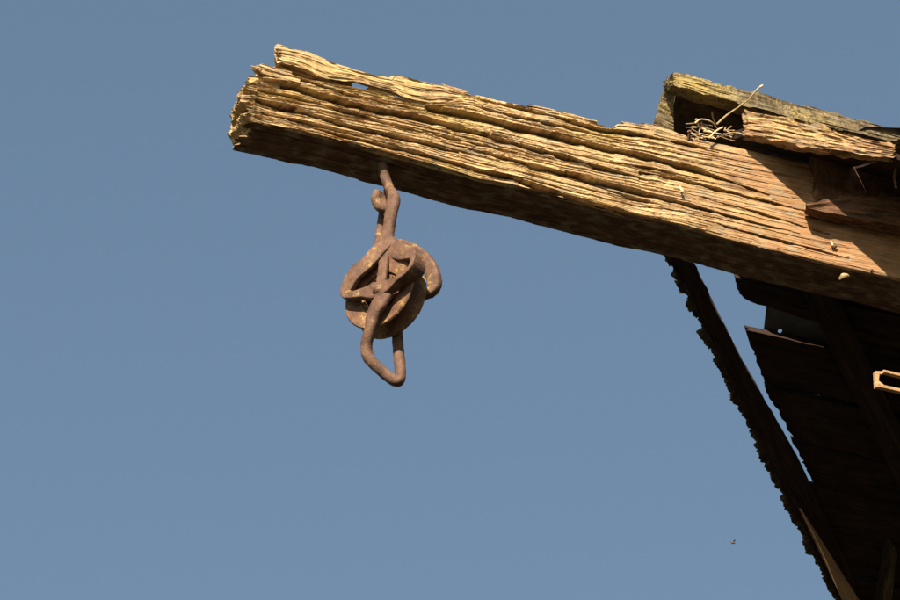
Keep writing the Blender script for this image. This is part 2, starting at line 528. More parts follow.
# xs by v (fraction from top to crest): where each layer of the ragged end starts
ends_px = [(263, 62), (259, 64), (262, 68.5), (268, 70.5), (260, 72), (263, 77), (256, 79), (249, 80.5), (252, 86), (258, 90), (250, 93), (249, 99), (255, 103),
           (251, 107), (253, 113), (257, 117), (253, 121)]
EP = arr(ends_px)
nx_f = 760
xr_end = XW + 0.2
tx = np.concatenate([np.linspace(0, 1, nx_f), 1 + np.linspace(0, 1, 60)[1:]])


def zt(x): return np.interp(x, TP[:, 0], TP[:, 2], right=None) if True else 0


slope_top = (TP[-1, 2] - TP[-2, 2]) / (TP[-1, 0] - TP[-2, 0])


def ztop(x):
    z = np.interp(x, TP[:, 0], TP[:, 2])
    return z


ZFIT = np.polyfit(TP[:, 0], TP[:, 2], 2)


def zcre(x):
    return np.interp(x, CP[:, 0], CP[:, 2])


cracks = [  # polyline px, py, half width px ; depth px
    ([(256, 74, 1.2), (268, 78, 2.6), (289, 83, 3.2), (327, 95, 2.6), (369, 107, 3.0), (407, 113, 2.2), (440, 121, 2.6), (480, 132, 2.4), (520, 143, 2.0), (560, 153, 2.2), (583, 161, 1.3), (621, 171, 0.8), (660, 180, 0.5)], 17),
    ([(425, 104, 0.5), (440, 107, 3.2), (480, 115, 3.8), (500, 120, 3.4), (520, 125, 3.0), (545, 130, 3.6), (575, 138, 3.4), (600, 144, 3.0), (637, 152, 2.6), (669, 161, 2.2), (698, 168, 2.0), (738, 184, 1.0), (770, 195, 0.4)], 20),
    ([(256, 98, 1.5), (280, 103, 2.6), (300, 108, 2.4), (332, 118, 2.6), (369, 129, 2.0), (407, 137, 1.6), (460, 150, 1.0)], 15),
    ([(440, 139, 0.4), (493, 152, 1.4), (533, 164, 1.9), (573, 172, 2.0), (600, 180, 2.2), (632, 188, 1.8), (680, 201, 1.6), (718, 212, 1.0), (756, 222, 0.8), (800, 233, 0.4)], 13),
    ([(300, 120, 0.4), (350, 134, 1.1), (420, 151, 1.1), (475, 168, 1.6), (510, 175, 1.8), (560, 192, 2.0), (605, 205, 1.7), (650, 216, 1.3), (690, 226, 0.8)], 12),
    ([(262, 69, 1.3), (280, 72, 1.3), (310, 81, 0.8), (345, 92, 0.7), (400, 104, 1.0), (450, 115, 0.4)], 9),
    ([(258, 88, 0.8), (290, 93, 1.0), (340, 107, 1.0), (400, 124, 0.9), (470, 140, 0.7), (520, 150, 0.4)], 8),
    ([(262, 112, 0.6), (300, 118, 1.2), (340, 128, 1.2), (400, 145, 0.5)], 7),
    ([(640, 170, 1.0), (683, 177, 1.2), (727, 190, 1.1), (785, 205, 0.8), (830, 217, 0.4)], 8),
    ([(610, 160, 0.5), (650, 166, 1.1), (700, 177, 0.6)], 7),
    ([(475, 96, 0.8), (520, 106, 1.2), (560, 116, 1.0), (600, 128, 1.6), (615, 129, 2.0), (640, 133, 1.2), (690, 143, 0.9), (720, 152, 0.4)], 9),
    ([(480, 105, 0.5), (530, 117, 1.0), (580, 128, 0.9), (640, 142, 0.4)], 6),
    ([(560, 166, 0.4), (610, 187, 1.0), (640, 197, 1.3), (665, 204, 0.6)], 7),
    ([(700, 196, 0.4), (760, 212, 0.9), (805, 226, 0.7), (830, 234, 0.4)], 6),
    ([(690, 215, 0.4), (740, 229, 0.8), (800, 245, 0.8), (850, 258, 0.4)], 6),
]
CR = []
for pts, dep in cracks:
    A = arr(pts)
    CR.append((A[:, 0], A[:, 2], np.array([p[2] for p in pts]) * u / math.cos(ELEV), dep * u))

NF, NB, NK, NT = 190, 46, 14, 40            # rows: near face, bottom, far, top
rows = [('f', (j + 0.5) / NF) for j in range(NF)] + [('b', (j + 0.5) / NB) for j in range(NB)] + [('k', (j + 0.5) / NK) for j in range(NK)] + [('t', (j + 0.5) / NT) for j in range(NT)]
EV = (EP[:, 2] - ztop(EP[:, 0])) / (zcre(EP[:, 0]) - ztop(EP[:, 0]))
oidx = np.argsort(EV)
EVs, EXs = EV[oidx], EP[oidx, 0]


def weather(x):                               # deep erosion on the exposed tip, little under the roof
    return np.interp(x, [XL, on_y(660, 180)[0], on_y(760, 200)[0], XR], [1.0, 0.85, 0.42, 0.25])


rowsP = []; rowsG = []
H0 = 0.19
for (face, t) in rows:
    if face == 'f': v, yy = t, 0.0
    elif face == 'b': v, yy = 1.0, t * BW
    elif face == 'k': v, yy = 1 - t, BW
    else: v, yy = 0.0, (1 - t) * BW
    x0 = np.interp(v, EVs, EXs) + 6 * u * vn(v * 32, yy * 70, 3) + 4.0 * u * vn(v * 85, yy * 200, 4)
    if face in 'bk': x0 += 2 * u * vn(v * 20, yy * 300, 5)
    X = np.where(tx <= 1, x0 + (XR + 0.02 - x0) * np.minimum(tx, 1), XR + 0.02 + (xr_end - XR - 0.02) * (tx - 1))
    zT, zC = ztop(X), zcre(X)
    zS = np.polyval(ZFIT, X)
    wth = weather(X)
    arcp = {'f': v * H0, 'b': H0 + yy, 'k': H0 + BW + (1 - v) * H0, 't': 2 * H0 + BW + (BW - yy)}[face]
    warp = 0.0045 * vn(X * 3.5, v * 2 + yy * 4, 50) + 0.0009 * vn(X * 17, v * 5 + 0 * X, 51)
    q = arcp + warp
    def teeth(fr, sd, wob, wx, fx):
        ph = q * fr + wob * vn(X * wx, q * fr * 0.25, sd)
        fl = np.floor(ph)
        am = np.clip(0.6 + 0.6 * vn(X * fx * 0.5 + fl * 7.3, fl * 1.0, sd + 1), 0.12, 1.2)
        return -am * (1 - (ph - fl)) ** 1.2
    grain = (1.6 * teeth(95, 160, 0.9, 3.0, 3.5) + 1.0 * teeth(230, 163, 0.8, 5.0, 7) + 0.75 * teeth(480, 166, 0.8, 8.0, 14)
             - 0.5 * np.abs(vn(X * 16, q * 620, 62)) + 0.35 * vn(X * 60, q * 260, 63) + 1.2 * vn(X * 3, q * 55, 64) + 0.25 * vn(X * 240, q * 500, 66)
             - 0.35 * np.clip(vn(X * 30, q * 420, 67) - 0.35, 0, 1) * 2.2)
    if face == 'f':
        z = zS + (zC - zS) * v + (zT - zS) * (1 - v) * np.exp(-v * 9)
        d = -grain * 1.15 * u * wth
        z_w = z + 0.0010 * vn(X * 12, v * 9 + 0 * X, 71) + 0.0007 * vn(X * 60, v * 14 + 0 * X, 72)
        for (cx, cz, cw, cd) in CR:
            zc = np.interp(X, cx, cz); ww = np.interp(X, cx, cw, left=0, right=0)
            ww = 0.82 * ww * (1 + 0.45 * vn(X * 45, cz[0] * 100 + 0 * X, 73))
            below = (zc - z_w) / np.maximum(ww, 1e-6)          # > 0 under the crack line
            kk = np.clip(ww / (1.0 * u), 0, 1)
            prof_ = np.where(below < 0, np.clip(1 + below / 0.35, 0, 1), np.clip(1 - below / 1.15, 0, 1) ** 0.7)
            d += 1.7 * cd * prof_ * kk * (0.55 + 0.45 * wth)
            # the layer under a crack sits back from the lip above it, then swells out again
            step = np.minimum(2.4 * ww, 6.5 * u) * kk
            d += np.where(below > 0, step * np.exp(-np.maximum(below, 0) * ww / (11 * u)), -0.35 * step * np.clip(1 + below / 3.0, 0, 1))
        rr = np.clip((0.04 - v) / 0.04, 0, 1) + np.clip((v - 0.965) / 0.035, 0, 1)
        d += rr ** 2 * 3.0 * u
        P = np.stack([X, d, z], 1)
    elif face == 'b':
        n = fbm(X * 14, q * 90, 80, 3)
        z = zC + (-0.8 * grain * u * 0.8 + 1.5 * u * n) * 0.9
        d = 6 * u * np.clip(1 - np.abs(yy - 0.3 * BW + 0.006 * vn(X * 6, 0 * X, 81)) / (2.2 * u), 0, 1) * np.interp(X, [XL, XL + 0.25, XL + 0.5], [1, 1, 0])
        P = np.stack([X, np.full_like(X, yy), z + d + 1.0 * u * (abs(t - 0.5) * 2) ** 8], 1)
    elif face == 'k':
        P = np.stack([X, BW - 1.0 * u * grain * -0.6, zT + (zC - zT) * v], 1)
    else:
        z = zT + grain * 1.0 * u * wth + 1.6 * u * vn(X * 30, yy * 120, 82) * wth - 3 * u * np.clip(yy / BW - 0.3, 0, 1) * wth * 3
        P = np.stack([X, np.full_like(X, 0.010 + yy * (BW - 0.010) / BW), z], 1)
    rowsP.append(P); rowsG.append(np.stack([X, np.full_like(X, arcp), 0 * X], 1))
V = np.array(rowsP); G = np.array(rowsG)
m, n = V.shape[:2]
idx = np.arange(m * n).reshape(m, n)
k2 = np.roll(idx, -1, axis=0)
F = np.stack([idx[:, :-1], k2[:, :-1], k2[:, 1:], idx[:, 1:]], -1).reshape(-1, 4).tolist()
V = V.reshape(-1, 3); G = G.reshape(-1, 3)
ring = idx[:, 0]
cy, cz = BW / 2, V[ring][:, 2].mean()
prev = ring
for s in np.linspace(0.965, 0.03, 30):
    p = V[ring].copy()
    p[:, 1] = cy + (p[:, 1] - cy) * s
    p[:, 2] = cz + (p[:, 2] - cz) * (0.3 + 0.7 * s if s > 0.35 else s * 1.557)
    base = np.interp((ztop(p[:, 0]) - p[:, 2]) / (ztop(p[:, 0]) - zcre(p[:, 0])), EVs, EXs)
    k_ = min(1.0, (1 - s) * 7)
    lump = 7 * u * vn(p[:, 2] * 95, p[:, 1] * 70, 90) + 4.0 * u * fbm(p[:, 2] * 240, p[:, 1] * 120, 91, 3) + 4 * u * np.clip(vn(p[:, 2] * 210, p[:, 1] * 150, 93) - 0.3, 0, 1) * 2
    p[:, 0] = p[:, 0] * (1 - k_) + k_ * (base - 1 * u + lump)
    ni = np.arange(len(V), len(V) + m)
    V = np.vstack([V, p]); gg = np.stack([p[:, 0], 0.02 + p[:, 1] * 1.4, p[:, 2] * 25], 1); G = np.vstack([G, gg])
    F += np.stack([prev, ni, np.roll(ni, -1), np.roll(prev, -1)], 1).tolist()
    prev = ni
V = np.vstack([V, V[prev].mean(0)[None]]); G = np.vstack([G, G[prev].mean(0)[None]])
F += [(int(prev[i]), len(V) - 1, int(prev[(i + 1) % m])) for i in range(m)]
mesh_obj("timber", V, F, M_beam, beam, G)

# split layer along the top edge, half detached, with daylight under it
st = [(277, 45), (288, 47.5), (307, 50.5), (320, 56), (332, 62.5), (345, 66), (361, 71), (377, 75.5), (392, 78), (394, 75.5), (417, 80.5), (440, 84.5), (460, 91), (480, 97)]
sb = [(278, 62), (290, 65), (302, 69), (314, 75), (327, 79), (348, 81), (360, 82.5), (372, 86), (392, 91), (402, 96), (412, 100), (430, 103), (450, 103), (480, 100)]
def arrv(pts, ya, yb_, xa=740, xb=900):
    return np.array([on_y(p[0], p[1], ya + (yb_ - ya) * min(1, max(0, (p[0] - xa) / (xb - xa)))) for p in pts])
slab("split_layer", arrv(st, -0.003, 0.006, 420, 480), arrv(sb, -0.003, 0.006, 420, 480), (0, 0.021, 0.012), M_beam, beam, amp=0.0030, seed=5, nu=260, nv=30, end0=0.014, edge=0.006)
# a chunk bridging the gap
slab("split_chunk", arr([(369, 84), (396, 90)], 0.004), arr([(369, 91.5), (396, 98)], 0.004), (0, 0.03, 0.004), M_beam, beam, amp=0.0015, seed=6, nu=30, nv=10, end0=0.004, end1=0.004, edge=0.003)
# second sliver of the top layer at the tip
slab("split_layer", arr([(275, 56), (290, 60), (310, 67), (335, 76), (352, 82)], 0.010), arr([(276, 66), (292, 71), (312, 78), (335, 84), (352, 86)], 0.010), (0, 0.05, -0.004), M_beam, beam, amp=0.0018, seed=8, nu=80, nv=14, end0=0.014, edge=0.004)
# standing splinters along the top edge
for k, (a, b, c) in enumerate([((392, 77), (441, 87), 3.2), ((441, 84), (470, 91), 2.4), ((527, 103), (560, 110), 2.2), ((560, 110), (600, 121), 1.8), ((619, 120.5), (655, 127), 2.6), ((640, 122), (690, 136), 2.0)]):
    slab("splinter", arr([a, b], 0.012), arr([(a[0] + 1, a[1] + c + 1), (b[0], b[1] + c)], 0.012), (0, 0.016, 0), M_beam, beam, amp=0.0010, seed=20 + k, nu=40, nv=5, end0=0.010, end1=0.012, edge=0.0025, side=3)
for k, (a, b, c, y) in enumerate([((259, 62), (292, 71), 4.5, 0.002), ((261, 69.5), (300, 79), 4, 0.0), ((247, 76), (280, 84), 5, 0.012), ((240, 86), (268, 90), 6, 0.030), ((237, 101), (262, 106), 6, 0.030), ((233, 119), (250, 123), 20, 0.070)]):
    slab("splinter", arr([a, b], y), arr([(a[0] + 1, a[1] + c), (b[0], b[1] + c)], y), (0, 0.02, 0), M_beam, beam, amp=0.0016, seed=40 + k, nu=36, nv=9, end0=0.010, edge=0.003, side=4)


def nail(px, py, y0, y1, r, parent, up_px=0.0, head=1.9):
    a = on_y(px, py, y1); b = on_y(px, py, y0)
    a = np.array([b[0], y1, b[2] - up_px * u])
    ax = (a - b) / np.linalg.norm(a - b)
    P = [b - ax * 0.0012, b, b + ax * 0.0006, b + ax * 0.0016, a]
    hr = np.array([0.6 * head, head, head, 1, 1]) * r
    return sweep("nail", P, hr, hr, np.array([0.2, 0.1, 1.0]), M_nail, parent, n=2, seg=8)


nail(690, 131, -0.008, 0.012, 0.0022, beam, up_px=14)
nail(835, 246, -0.004, 0.02, 0.0022, beam, head=1.8)
nail(872, 270, -0.003, 0.02, 0.0016, beam)
# pale splintered chips in the side
for k, (a, b, c) in enumerate([((680, 186), (685, 195), 1.6), ((831, 241), (834, 248), 1.5)]):
    sweep("wood_chip", [on_y(a[0], a[1], -0.003), on_y((a[0] + b[0]) / 2, (a[1] + b[1]) / 2, -0.006), on_y(b[0], b[1], -0.002)], np.array([.4, 1, .3]) * c * u, np.array([.3, .5, .3]) * c * u, (0, 1, 0), M_straw, beam, n=4, seg=6)
sweep("wood_chip", [on_y(839, 279, 0.012), on_y(844, 275.5, 0.006), on_y(849, 276, 0.010)], np.array([1.2, 2.6, 1.4]) * u, np.array([1, 1.6, 1]) * u, (0, 1, 0), M_straw2, beam, n=4, seg=7, noise=0.001)

# ================================================================== RIDGE CAP over the beam
yc = BW / 2
apx = on_y(672, 78, yc - 0.03)
cap = empty("ridge_cap", (apx[0] + 0.3, yc, apx[2] - 0.05), "lichen crusted board cap along the roof ridge above a straw nest", "ridge cap")
yb = yc - 0.045
LONG = 1500                                   # photo x to which boards run on, past the frame
def line(p, q, x):                            # extend an image line
    return (x, p[1] + (q[1] - p[1]) * (x - p[0]) / (q[0] - p[0]))
tp = [(671, 72.5), (700, 78), (760, 93.5), (820, 109), (900, 130), line((760, 93.5), (900, 130), LONG)]
bt = [(673, 84), (700, 92), (760, 109), (820, 124.5), (900, 144), line((760, 109), (900, 144), LONG)]
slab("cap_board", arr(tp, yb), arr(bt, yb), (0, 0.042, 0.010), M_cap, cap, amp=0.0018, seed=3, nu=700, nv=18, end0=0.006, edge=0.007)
# far leaf of the cap, sloping away behind the beam
a0 = on_y(672, 74, yc - 0.004)
dn = np.array([0, math.cos(R(28)), -math.sin(R(28))])
x1 = XW + 0.2
tA = [a0, np.array([x1, a0[1], a0[2]])]
bA = [a0 + dn * 0.19, tA[1] + dn * 0.19]
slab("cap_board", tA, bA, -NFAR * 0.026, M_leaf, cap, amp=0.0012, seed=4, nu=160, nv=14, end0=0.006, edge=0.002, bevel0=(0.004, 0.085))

slab("cap_end", [on_y(667.5, 74, yc - 0.012), on_y(673, 82, yc - 0.016)], [on_y(652, 128, yc + 0.045), on_y(674, 136, yc + 0.03)], (0.004, 0.014, 0.004), M_cap, cap, amp=0.002, seed=17, nu=16, nv=40, edge=0.002, end0=0.004)

# ================================================================== PLANKS ON THE NEAR SLOPE
near = empty("near_hood_roof", (XR, -0.02, 7.5), "broken weathered roof planks over the beam on the sunlit side", "roof")
yA0, yA1 = -0.016, -0.175
At = [(745, 109), (784, 117.5), (828, 128.5), (865, 137.5), (896, 144)]
Ab = [(743, 135.5), (770, 139), (802, 145.5), (836, 150), (866, 154), (894, 158)]
def arrv(pts, ya, yb_, xa=740, xb=900):
    return np.array([on_y(p[0], p[1], ya + (yb_ - ya) * (p[0] - xa) / (xb - xa)) for p in pts])
slab("plank", arrv(At, yA0, yA1), arrv(Ab, yA0, yA1), (0.012, 0.026, 0.008), M_plank, near, amp=0.0036, seed=12, nu=200, nv=26, end0=0.008, end1=0.008, edge=0.009, bevel0=(0.0, -0.004))
# roof planks behind that broken edge, running up to the ridge
dA, dB = on_y(741, 134, -0.014), on_y(894, 156.5, -0.170)
dd = (dB - dA) / (dB[0] - dA[0])
up_s = np.array([0, 1.0, 0.53])
for k, (xa, xb) in enumerate([(0.0, 0.36), (0.362, 0.70), (0.702, 0.955), (0.985, 1.5), (1.502, 1.95), (1.953, 2.4)]):
    Lx = dB[0] - dA[0]
    pa_, pb_ = dA + dd * (Lx * xa) + np.array([0.006, 0.012, 0.004]), dA + dd * (Lx * xb) + np.array([0.006, 0.012, 0.004])
    ra_, rb_ = 0.045 - pa_[1], 0.045 - pb_[1]
    slab("plank", [pa_, pa_ + up_s * ra_], [pb_, pb_ + up_s * rb_], np.array([0, -0.47, 0.88]) * 0.016, M_under, near, amp=0.0012, seed=150 + k, nu=40, nv=14, end0=0.006)
# timber lying along the beam under those planks
Bt = [(806, 204.5), (826, 199), (850, 194), (900, 197), line((850, 190), (900, 196), 1400)]
Bb = [(807, 207.5), (830, 213), (850, 217.5), (900, 226.5), line((850, 217.5), (900, 226.5), 1400)]
slab("plank", arr(Bt, -0.032), arr(Bb, -0.032), (0, 0.029, 0.0), M_brown, near, amp=0.0014, seed=13, nu=300, nv=20, end0=0.004, edge=0.004, bevel0=(0.01, 0.02))
# filling plank between the two, in the shade
slab("plank", arr([(812, 153), (900, 172), line((797, 150), (900, 172), 1400)], -0.012), arr([(814, 198), (900, 205), line((800, 196), (900, 205), 1400)], -0.010), (0, 0.012, 0), M_brown, near, amp=0.0012, seed=14, nu=200, nv=14, end0=0.012, edge=0.003)
nA = [on_y(907, 146, -0.185), on_y(1060, 180, -0.33)]; nB = [on_y(908, 160, -0.185), on_y(1062, 196, -0.33)]  # unseen plank past the frame, added to block sun beyond the broken one
slab("plank", nA, nB, (0.05, 0.09, 0.03), M_plank, near, amp=0.003, seed=15, nu=90, nv=14, end0=0.01, edge=0.006)
# planks further down the near slope, past the frame
for k in range(5):
    yy = -0.14 - 0.15 * k
    zz = on_y(900, 150, -0.1)[2] - 0.53 * (0.15 * k + 0.02)
    xx = XR + 0.16 + 0.17 * k
    p = np.array([xx, yy, zz]); q = np.array([XW + 0.1, yy, zz])
    dnn = np.array([0, -math.cos(R(28)), -math.sin(R(28))]) * 0.146
    slab("plank", [p, q], [p + dnn, q + dnn], np.array([0, -math.sin(R(28)), math.cos(R(28))]) * 0.022, M_plank, near, amp=0.0012, seed=60 + k, nu=60, nv=8, end0=0.02)
# a frayed strip hanging from the broken plank end
sweep("frayed_strip", [on_y(893, 157, -0.1), on_y(896, 166, -0.1), on_y(894, 177, -0.1), on_y(896, 188, -0.1)], np.array([2.0, 1.2, 1.8, 1.0]) * u, np.array([1, 1, 1, .6]) * u, (0, 1, 0), M_plank, near, n=8, seg=7, noise=0.0015, seed=4)

# thin sheet of flashing sticking out between cap and plank
fz = [on_y(858, 131, -0.03), on_y(866, 126.5, -0.06), on_y(905, 128, -0.06), on_y(1100, 175, -0.06)]
fb_ = [on_y(858, 131.5, -0.02), on_y(870, 130, -0.015), on_y(905, 137, 0.0), on_y(1100, 190, 0.0)]
fo = slab("flashing", fz, fb_, (0, 0.0004, 0.0015), M_zinc, None, amp=0.0004, seed=9, nu=50, nv=6, edge=0.001, side=2)
tag(fo, "thin grey metal flashing strip poking out between ridge cap and plank", "flashing")

# ================================================================== FAR SLOPE OF THE HOOD
RZ = on_y(672, 80, yc)[2] - 0.035             # underside of sheathing at the ridge
P0F = np.array([0.0, yc, RZ])
def onf(px, py, dep=0.0):                     # a pixel on the far slope (dep: metres below it)
    return on_plane(px, py, P0F - NFAR * dep, NFAR)
far = empty("far_hood_roof", tuple(onf(850, 420) + np.array([0, 0, -0.1])), "dark shaded underside of the far hood roof with ragged board ends", "roof")
VBD = np.array([1.0, 0, 0])
ends = [((735, 278), (741, 298)), ((746, 331), (764, 385)), ((764, 387), (793, 440)), ((793, 442), (816, 490)), ((809, 485), (829, 530)), ((820, 523), (842, 575)), ((840, 577), (870, 625)), ((878, 627), (930, 720)), ((928, 722), (980, 810))]
for k, (a, b) in enumerate(ends):
    A = onf(*a); B = onf(*b)
    A2 = A + VBD * (XW - A[0]); B2 = B + VBD * (XW - B[0])
    bt_pts = [B, B2]
    if k == 0:
        bt_pts = [B, onf(754, 304), onf(770, 308), onf(800, 319)]
        bt_pts.append(bt_pts[-1] + VBD * (XW - bt_pts[-1][0]))
    lift = 0.006 * (k % 2)
    tk = 0.020
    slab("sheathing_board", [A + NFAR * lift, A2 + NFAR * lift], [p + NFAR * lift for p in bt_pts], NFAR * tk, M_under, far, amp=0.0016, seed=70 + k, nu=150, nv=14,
         end0=0.012 if k else 0.006, edge=0.002)
# boards hidden behind the beam, up to the ridge
A = onf(742, 250); B = onf(738, 277)
slab("sheathing_board", [A, A + VBD * (XW - A[0])], [B, B + VBD * (XW - B[0])], NFAR * 0.02, M_under, far, amp=0.001, seed=90, nu=60, nv=8, end0=0.01)
A = onf(745, 190); B = onf(742, 248)
slab("sheathing_board", [A, A + VBD * (XW - A[0])], [B, B + VBD * (XW - B[0])], NFAR * 0.02, M_under, far, amp=0.001, seed=91, nu=60, nv=8, end0=0.01)
# shakes above, so that no sky shows between the boards
A = onf(795, 190, -0.05); B = onf(915, 690, -0.05)
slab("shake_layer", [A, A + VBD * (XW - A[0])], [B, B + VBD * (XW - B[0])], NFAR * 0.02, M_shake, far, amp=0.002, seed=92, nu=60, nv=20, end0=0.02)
# hood rafter on the underside, parallel to the hood edge
ra, rb = onf(799, 284, 0.0), onf(905, 500, 0.0)
rd = (rb - ra)
sw = np.array([1.0, 0, 0])
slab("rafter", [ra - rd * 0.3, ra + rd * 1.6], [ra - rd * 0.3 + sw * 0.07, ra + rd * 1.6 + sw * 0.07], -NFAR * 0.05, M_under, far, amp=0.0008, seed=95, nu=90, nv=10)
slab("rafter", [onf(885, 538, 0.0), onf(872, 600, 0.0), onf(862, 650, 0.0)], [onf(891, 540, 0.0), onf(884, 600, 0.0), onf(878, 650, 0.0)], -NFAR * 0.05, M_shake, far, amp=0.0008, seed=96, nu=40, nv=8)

# metal patch on top of the boards, behind the gap; it has a nail hole that lets the sky through
pa = [onf(767, 300, -0.03), onf(762, 345, -0.03), onf(840, 365, -0.03), onf(840, 305, -0.03)]
hc = onf(780, 331, -0.03); hr = 2.3 * u
ex = np.array([1.0, 0, 0]); ey = np.cross(NFAR, ex)
outer = []
corn = pa
for k in range(32):
    th = 2 * math.pi * k / 32
    d = ex * math.cos(th) + ey * math.sin(th)
    best = 1e9
    for i in range(4):
        p, q = corn[i], corn[(i + 1) % 4]
        e = q - p; nn = np.cross(NFAR, e)
        den = np.dot(d, nn)
        if abs(den) > 1e-9:
            tt = np.dot(p - hc, nn) / den
            if tt > 0: best = min(best, tt)
    outer.append(hc + d * best)
outer = np.array(outer)
inner = np.array([hc + (ex * math.cos(2 * math.pi * k / 32) + ey * math.sin(2 * math.pi * k / 32)) * hr for k in range(32)])
Vp = np.vstack([outer, inner, inner + NFAR * 0.0008, outer + NFAR * 0.0008])
Fp = []
for k in range(32):
    k_ = (k + 1) % 32
    for s in range(4):
        a_, b_ = s * 32, ((s + 1) % 4) * 32
        Fp.append((a_ + k, a_ + k_, b_ + k_, b_ + k))
mesh_obj("metal_patch", Vp, Fp, M_zinc, far, np.zeros((len(Vp), 3)), smooth=False)

# edge board of the hood, seen from below, with shakes fraying past it
bl = [(664, 256), (690, 308), (720, 372), (750, 432), (781, 497), (810, 552), (835, 602), (880, 690), (940, 806)]
br = [(694, 264), (716, 308), (743, 362), (767, 405), (800, 462), (826, 517), (848, 567), (862, 600), (905, 690)]
bl3 = np.array([onf(p[0] + 5, p[1], 0.02) for p in bl]); br3 = np.array([onf(p[0], p[1], 0.02) for p in br])
bext = (bl3[0] - bl3[1]) / np.linalg.norm(bl3[0] - bl3[1]) * 0.12
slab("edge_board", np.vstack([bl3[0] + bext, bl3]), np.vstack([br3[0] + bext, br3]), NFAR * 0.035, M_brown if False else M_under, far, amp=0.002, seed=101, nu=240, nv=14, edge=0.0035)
ed = bl3[-1] - bl3[0]; eL = np.linalg.norm(ed); ed = ed / eL
side_v = np.cross(ed, NFAR); side_v /= np.linalg.norm(side_v)
if np.dot(side_v, rt) > 0: side_v = -side_v
t_ = -0.04; k = 0
while t_ < eL - 0.02:
    wd = 0.016 + 0.016 * rng.rand()
    pr = (3.5 + 5.5 * rng.rand()) * u
    base = np.array([np.interp(t_, np.linalg.norm(bl3 - bl3[0], axis=1), bl3[:, c]) for c in range(3)]) if t_ > 0 else bl3[0] + ed * t_
    s0 = base + NFAR * (0.008 + 0.004 * (k % 3))
    q0 = s0 + side_v * pr; q1 = s0 - side_v * 0.03
    slab("shake", [q0, q1], [q0 + ed * wd, q1 + ed * wd], NFAR * 0.013, M_shake, far, amp=0.0009, seed=120 + k, nu=14, nv=6, end0=0.007, edge=0.0015, side=3)
    t_ += wd * 0.93; k += 1
# strip for the sunlit lower part of that edge, sun lightened into its colour
tl = [(800, 510), (818, 548), (840, 595), (880, 680)]
tr = [(802, 510), (827, 549), (859, 600), (909, 686)]
slab("sunlit_strip", [onf(p[0], p[1], 0.11) for p in tl], [onf(p[0], p[1], 0.03) for p in tr], np.array([0.004, 0.012, 0.012]), M_pale, far, amp=0.0004, seed=200, nu=50, nv=8)

# ================================================================== PULLEY
PC = on_y(386, 297, 0.030)
SW = R(35)
nf = -fh * math.cos(SW) - rt * math.sin(SW)             # front of the sheave
qh = rt * math.cos(SW) - fh * math.sin(SW)
ZV = np.array([0, 0, 1.0])
def pp(px, py, off):                                     # pixel on the plane of the sheave, moved off (px units) along its axle
    return on_plane(px, py, PC + nf * off * u, nf)
def path(lst): return [pp(a, b, c) for (a, b, c, *_) in lst]
def vp(px, py, off=0.0):                                 # vertical plane facing the camera through the pulley
    return on_plane(px, py, PC + fh * (-off) * u, fh)

pul = empty("pulley_block", tuple(PC), "rusty iron pulley block with grooved wheel hanging from the beam hook", "pulley")

# sheave: grooved rim, hub, spokes
Rw = 41 * u; T = 12 * u
prof = [(Rw - 18 * u, T * 0.8), (Rw - 9 * u, T * 0.92), (Rw - 1 * u, T), (Rw, T * 0.9), (Rw - 0.6 * u, T * 0.74), (Rw - 9 * u, T * 0.45), (Rw - 14 * u, T * 0.15), (Rw - 14 * u, -T * 0.15), (Rw - 9 * u, -T * 0.45), (Rw - 0.6 * u, -T * 0.74), (Rw, -T * 0.9), (Rw - 1 * u, -T), (Rw - 9 * u, -T * 0.92), (Rw - 18 * u, -T * 0.8)]
rim = lathe("rim", prof, PC, nf, qh, ZV, M_rust_sheave, pul, noise=0.0008, seed=3)
lathe("hub", [(4 * u, 13 * u), (11 * u, 13 * u), (12 * u, 11 * u), (12 * u, -11 * u), (11 * u, -13 * u), (4 * u, -13 * u)], PC, nf, qh, ZV, M_rust_sheave, pul, seg=28, noise=0.0005)
# solid web with kidney holes
NA, RR = 96, np.array([10, 14, 20, 24.5]) * u
holes = set()
for h_ in range(4):
    c0 = int(NA * (h_ / 4 + 0.07))
    for j_ in range(-6, 7): holes.add((c0 + j_) % NA)
Vw = []; 
for sd in (1, -1):
    for ri in RR:
        for j_ in range(NA):
            th = 2 * math.pi * j_ / NA
            Vw.append(PC + (qh * math.cos(th) + ZV * math.sin(th)) * ri + nf * sd * 7.5 * u)
Fw = []
def wi(sd, i, j): return sd * 4 * NA + i * NA + j % NA
for j_ in range(NA):
    for i in range(3):
        if i == 1 and j_ in holes: continue
        Fw.append((wi(0, i, j_), wi(0, i + 1, j_), wi(0, i + 1, j_ + 1), wi(0, i, j_ + 1)))
        Fw.append((wi(1, i, j_), wi(1, i, j_ + 1), wi(1, i + 1, j_ + 1), wi(1, i + 1, j_)))
    if j_ in holes:
        Fw.append((wi(0, 1, j_), wi(0, 1, j_ + 1), wi(1, 1, j_ + 1), wi(1, 1, j_)))
        Fw.append((wi(0, 2, j_), wi(1, 2, j_), wi(1, 2, j_ + 1), wi(0, 2, j_ + 1)))
        if (j_ - 1) % NA not in holes: Fw.append((wi(0, 1, j_), wi(1, 1, j_), wi(1, 2, j_), wi(0, 2, j_)))
        if (j_ + 1) % NA not in holes: Fw.append((wi(0, 1, j_ + 1), wi(0, 2, j_ + 1), wi(1, 2, j_ + 1), wi(1, 1, j_ + 1)))
mesh_obj("web", Vw, Fw, M_rust_sheave, pul, np.zeros((len(Vw), 3)), smooth=False)
sweep("axle", [PC - nf * 22 * u, PC, PC + nf * 22 * u], np.array([5.0, 5, 5]) * u, np.array([5.0, 5, 5]) * u, ZV, M_rust, pul, n=3, seg=16, noise=0.0004)


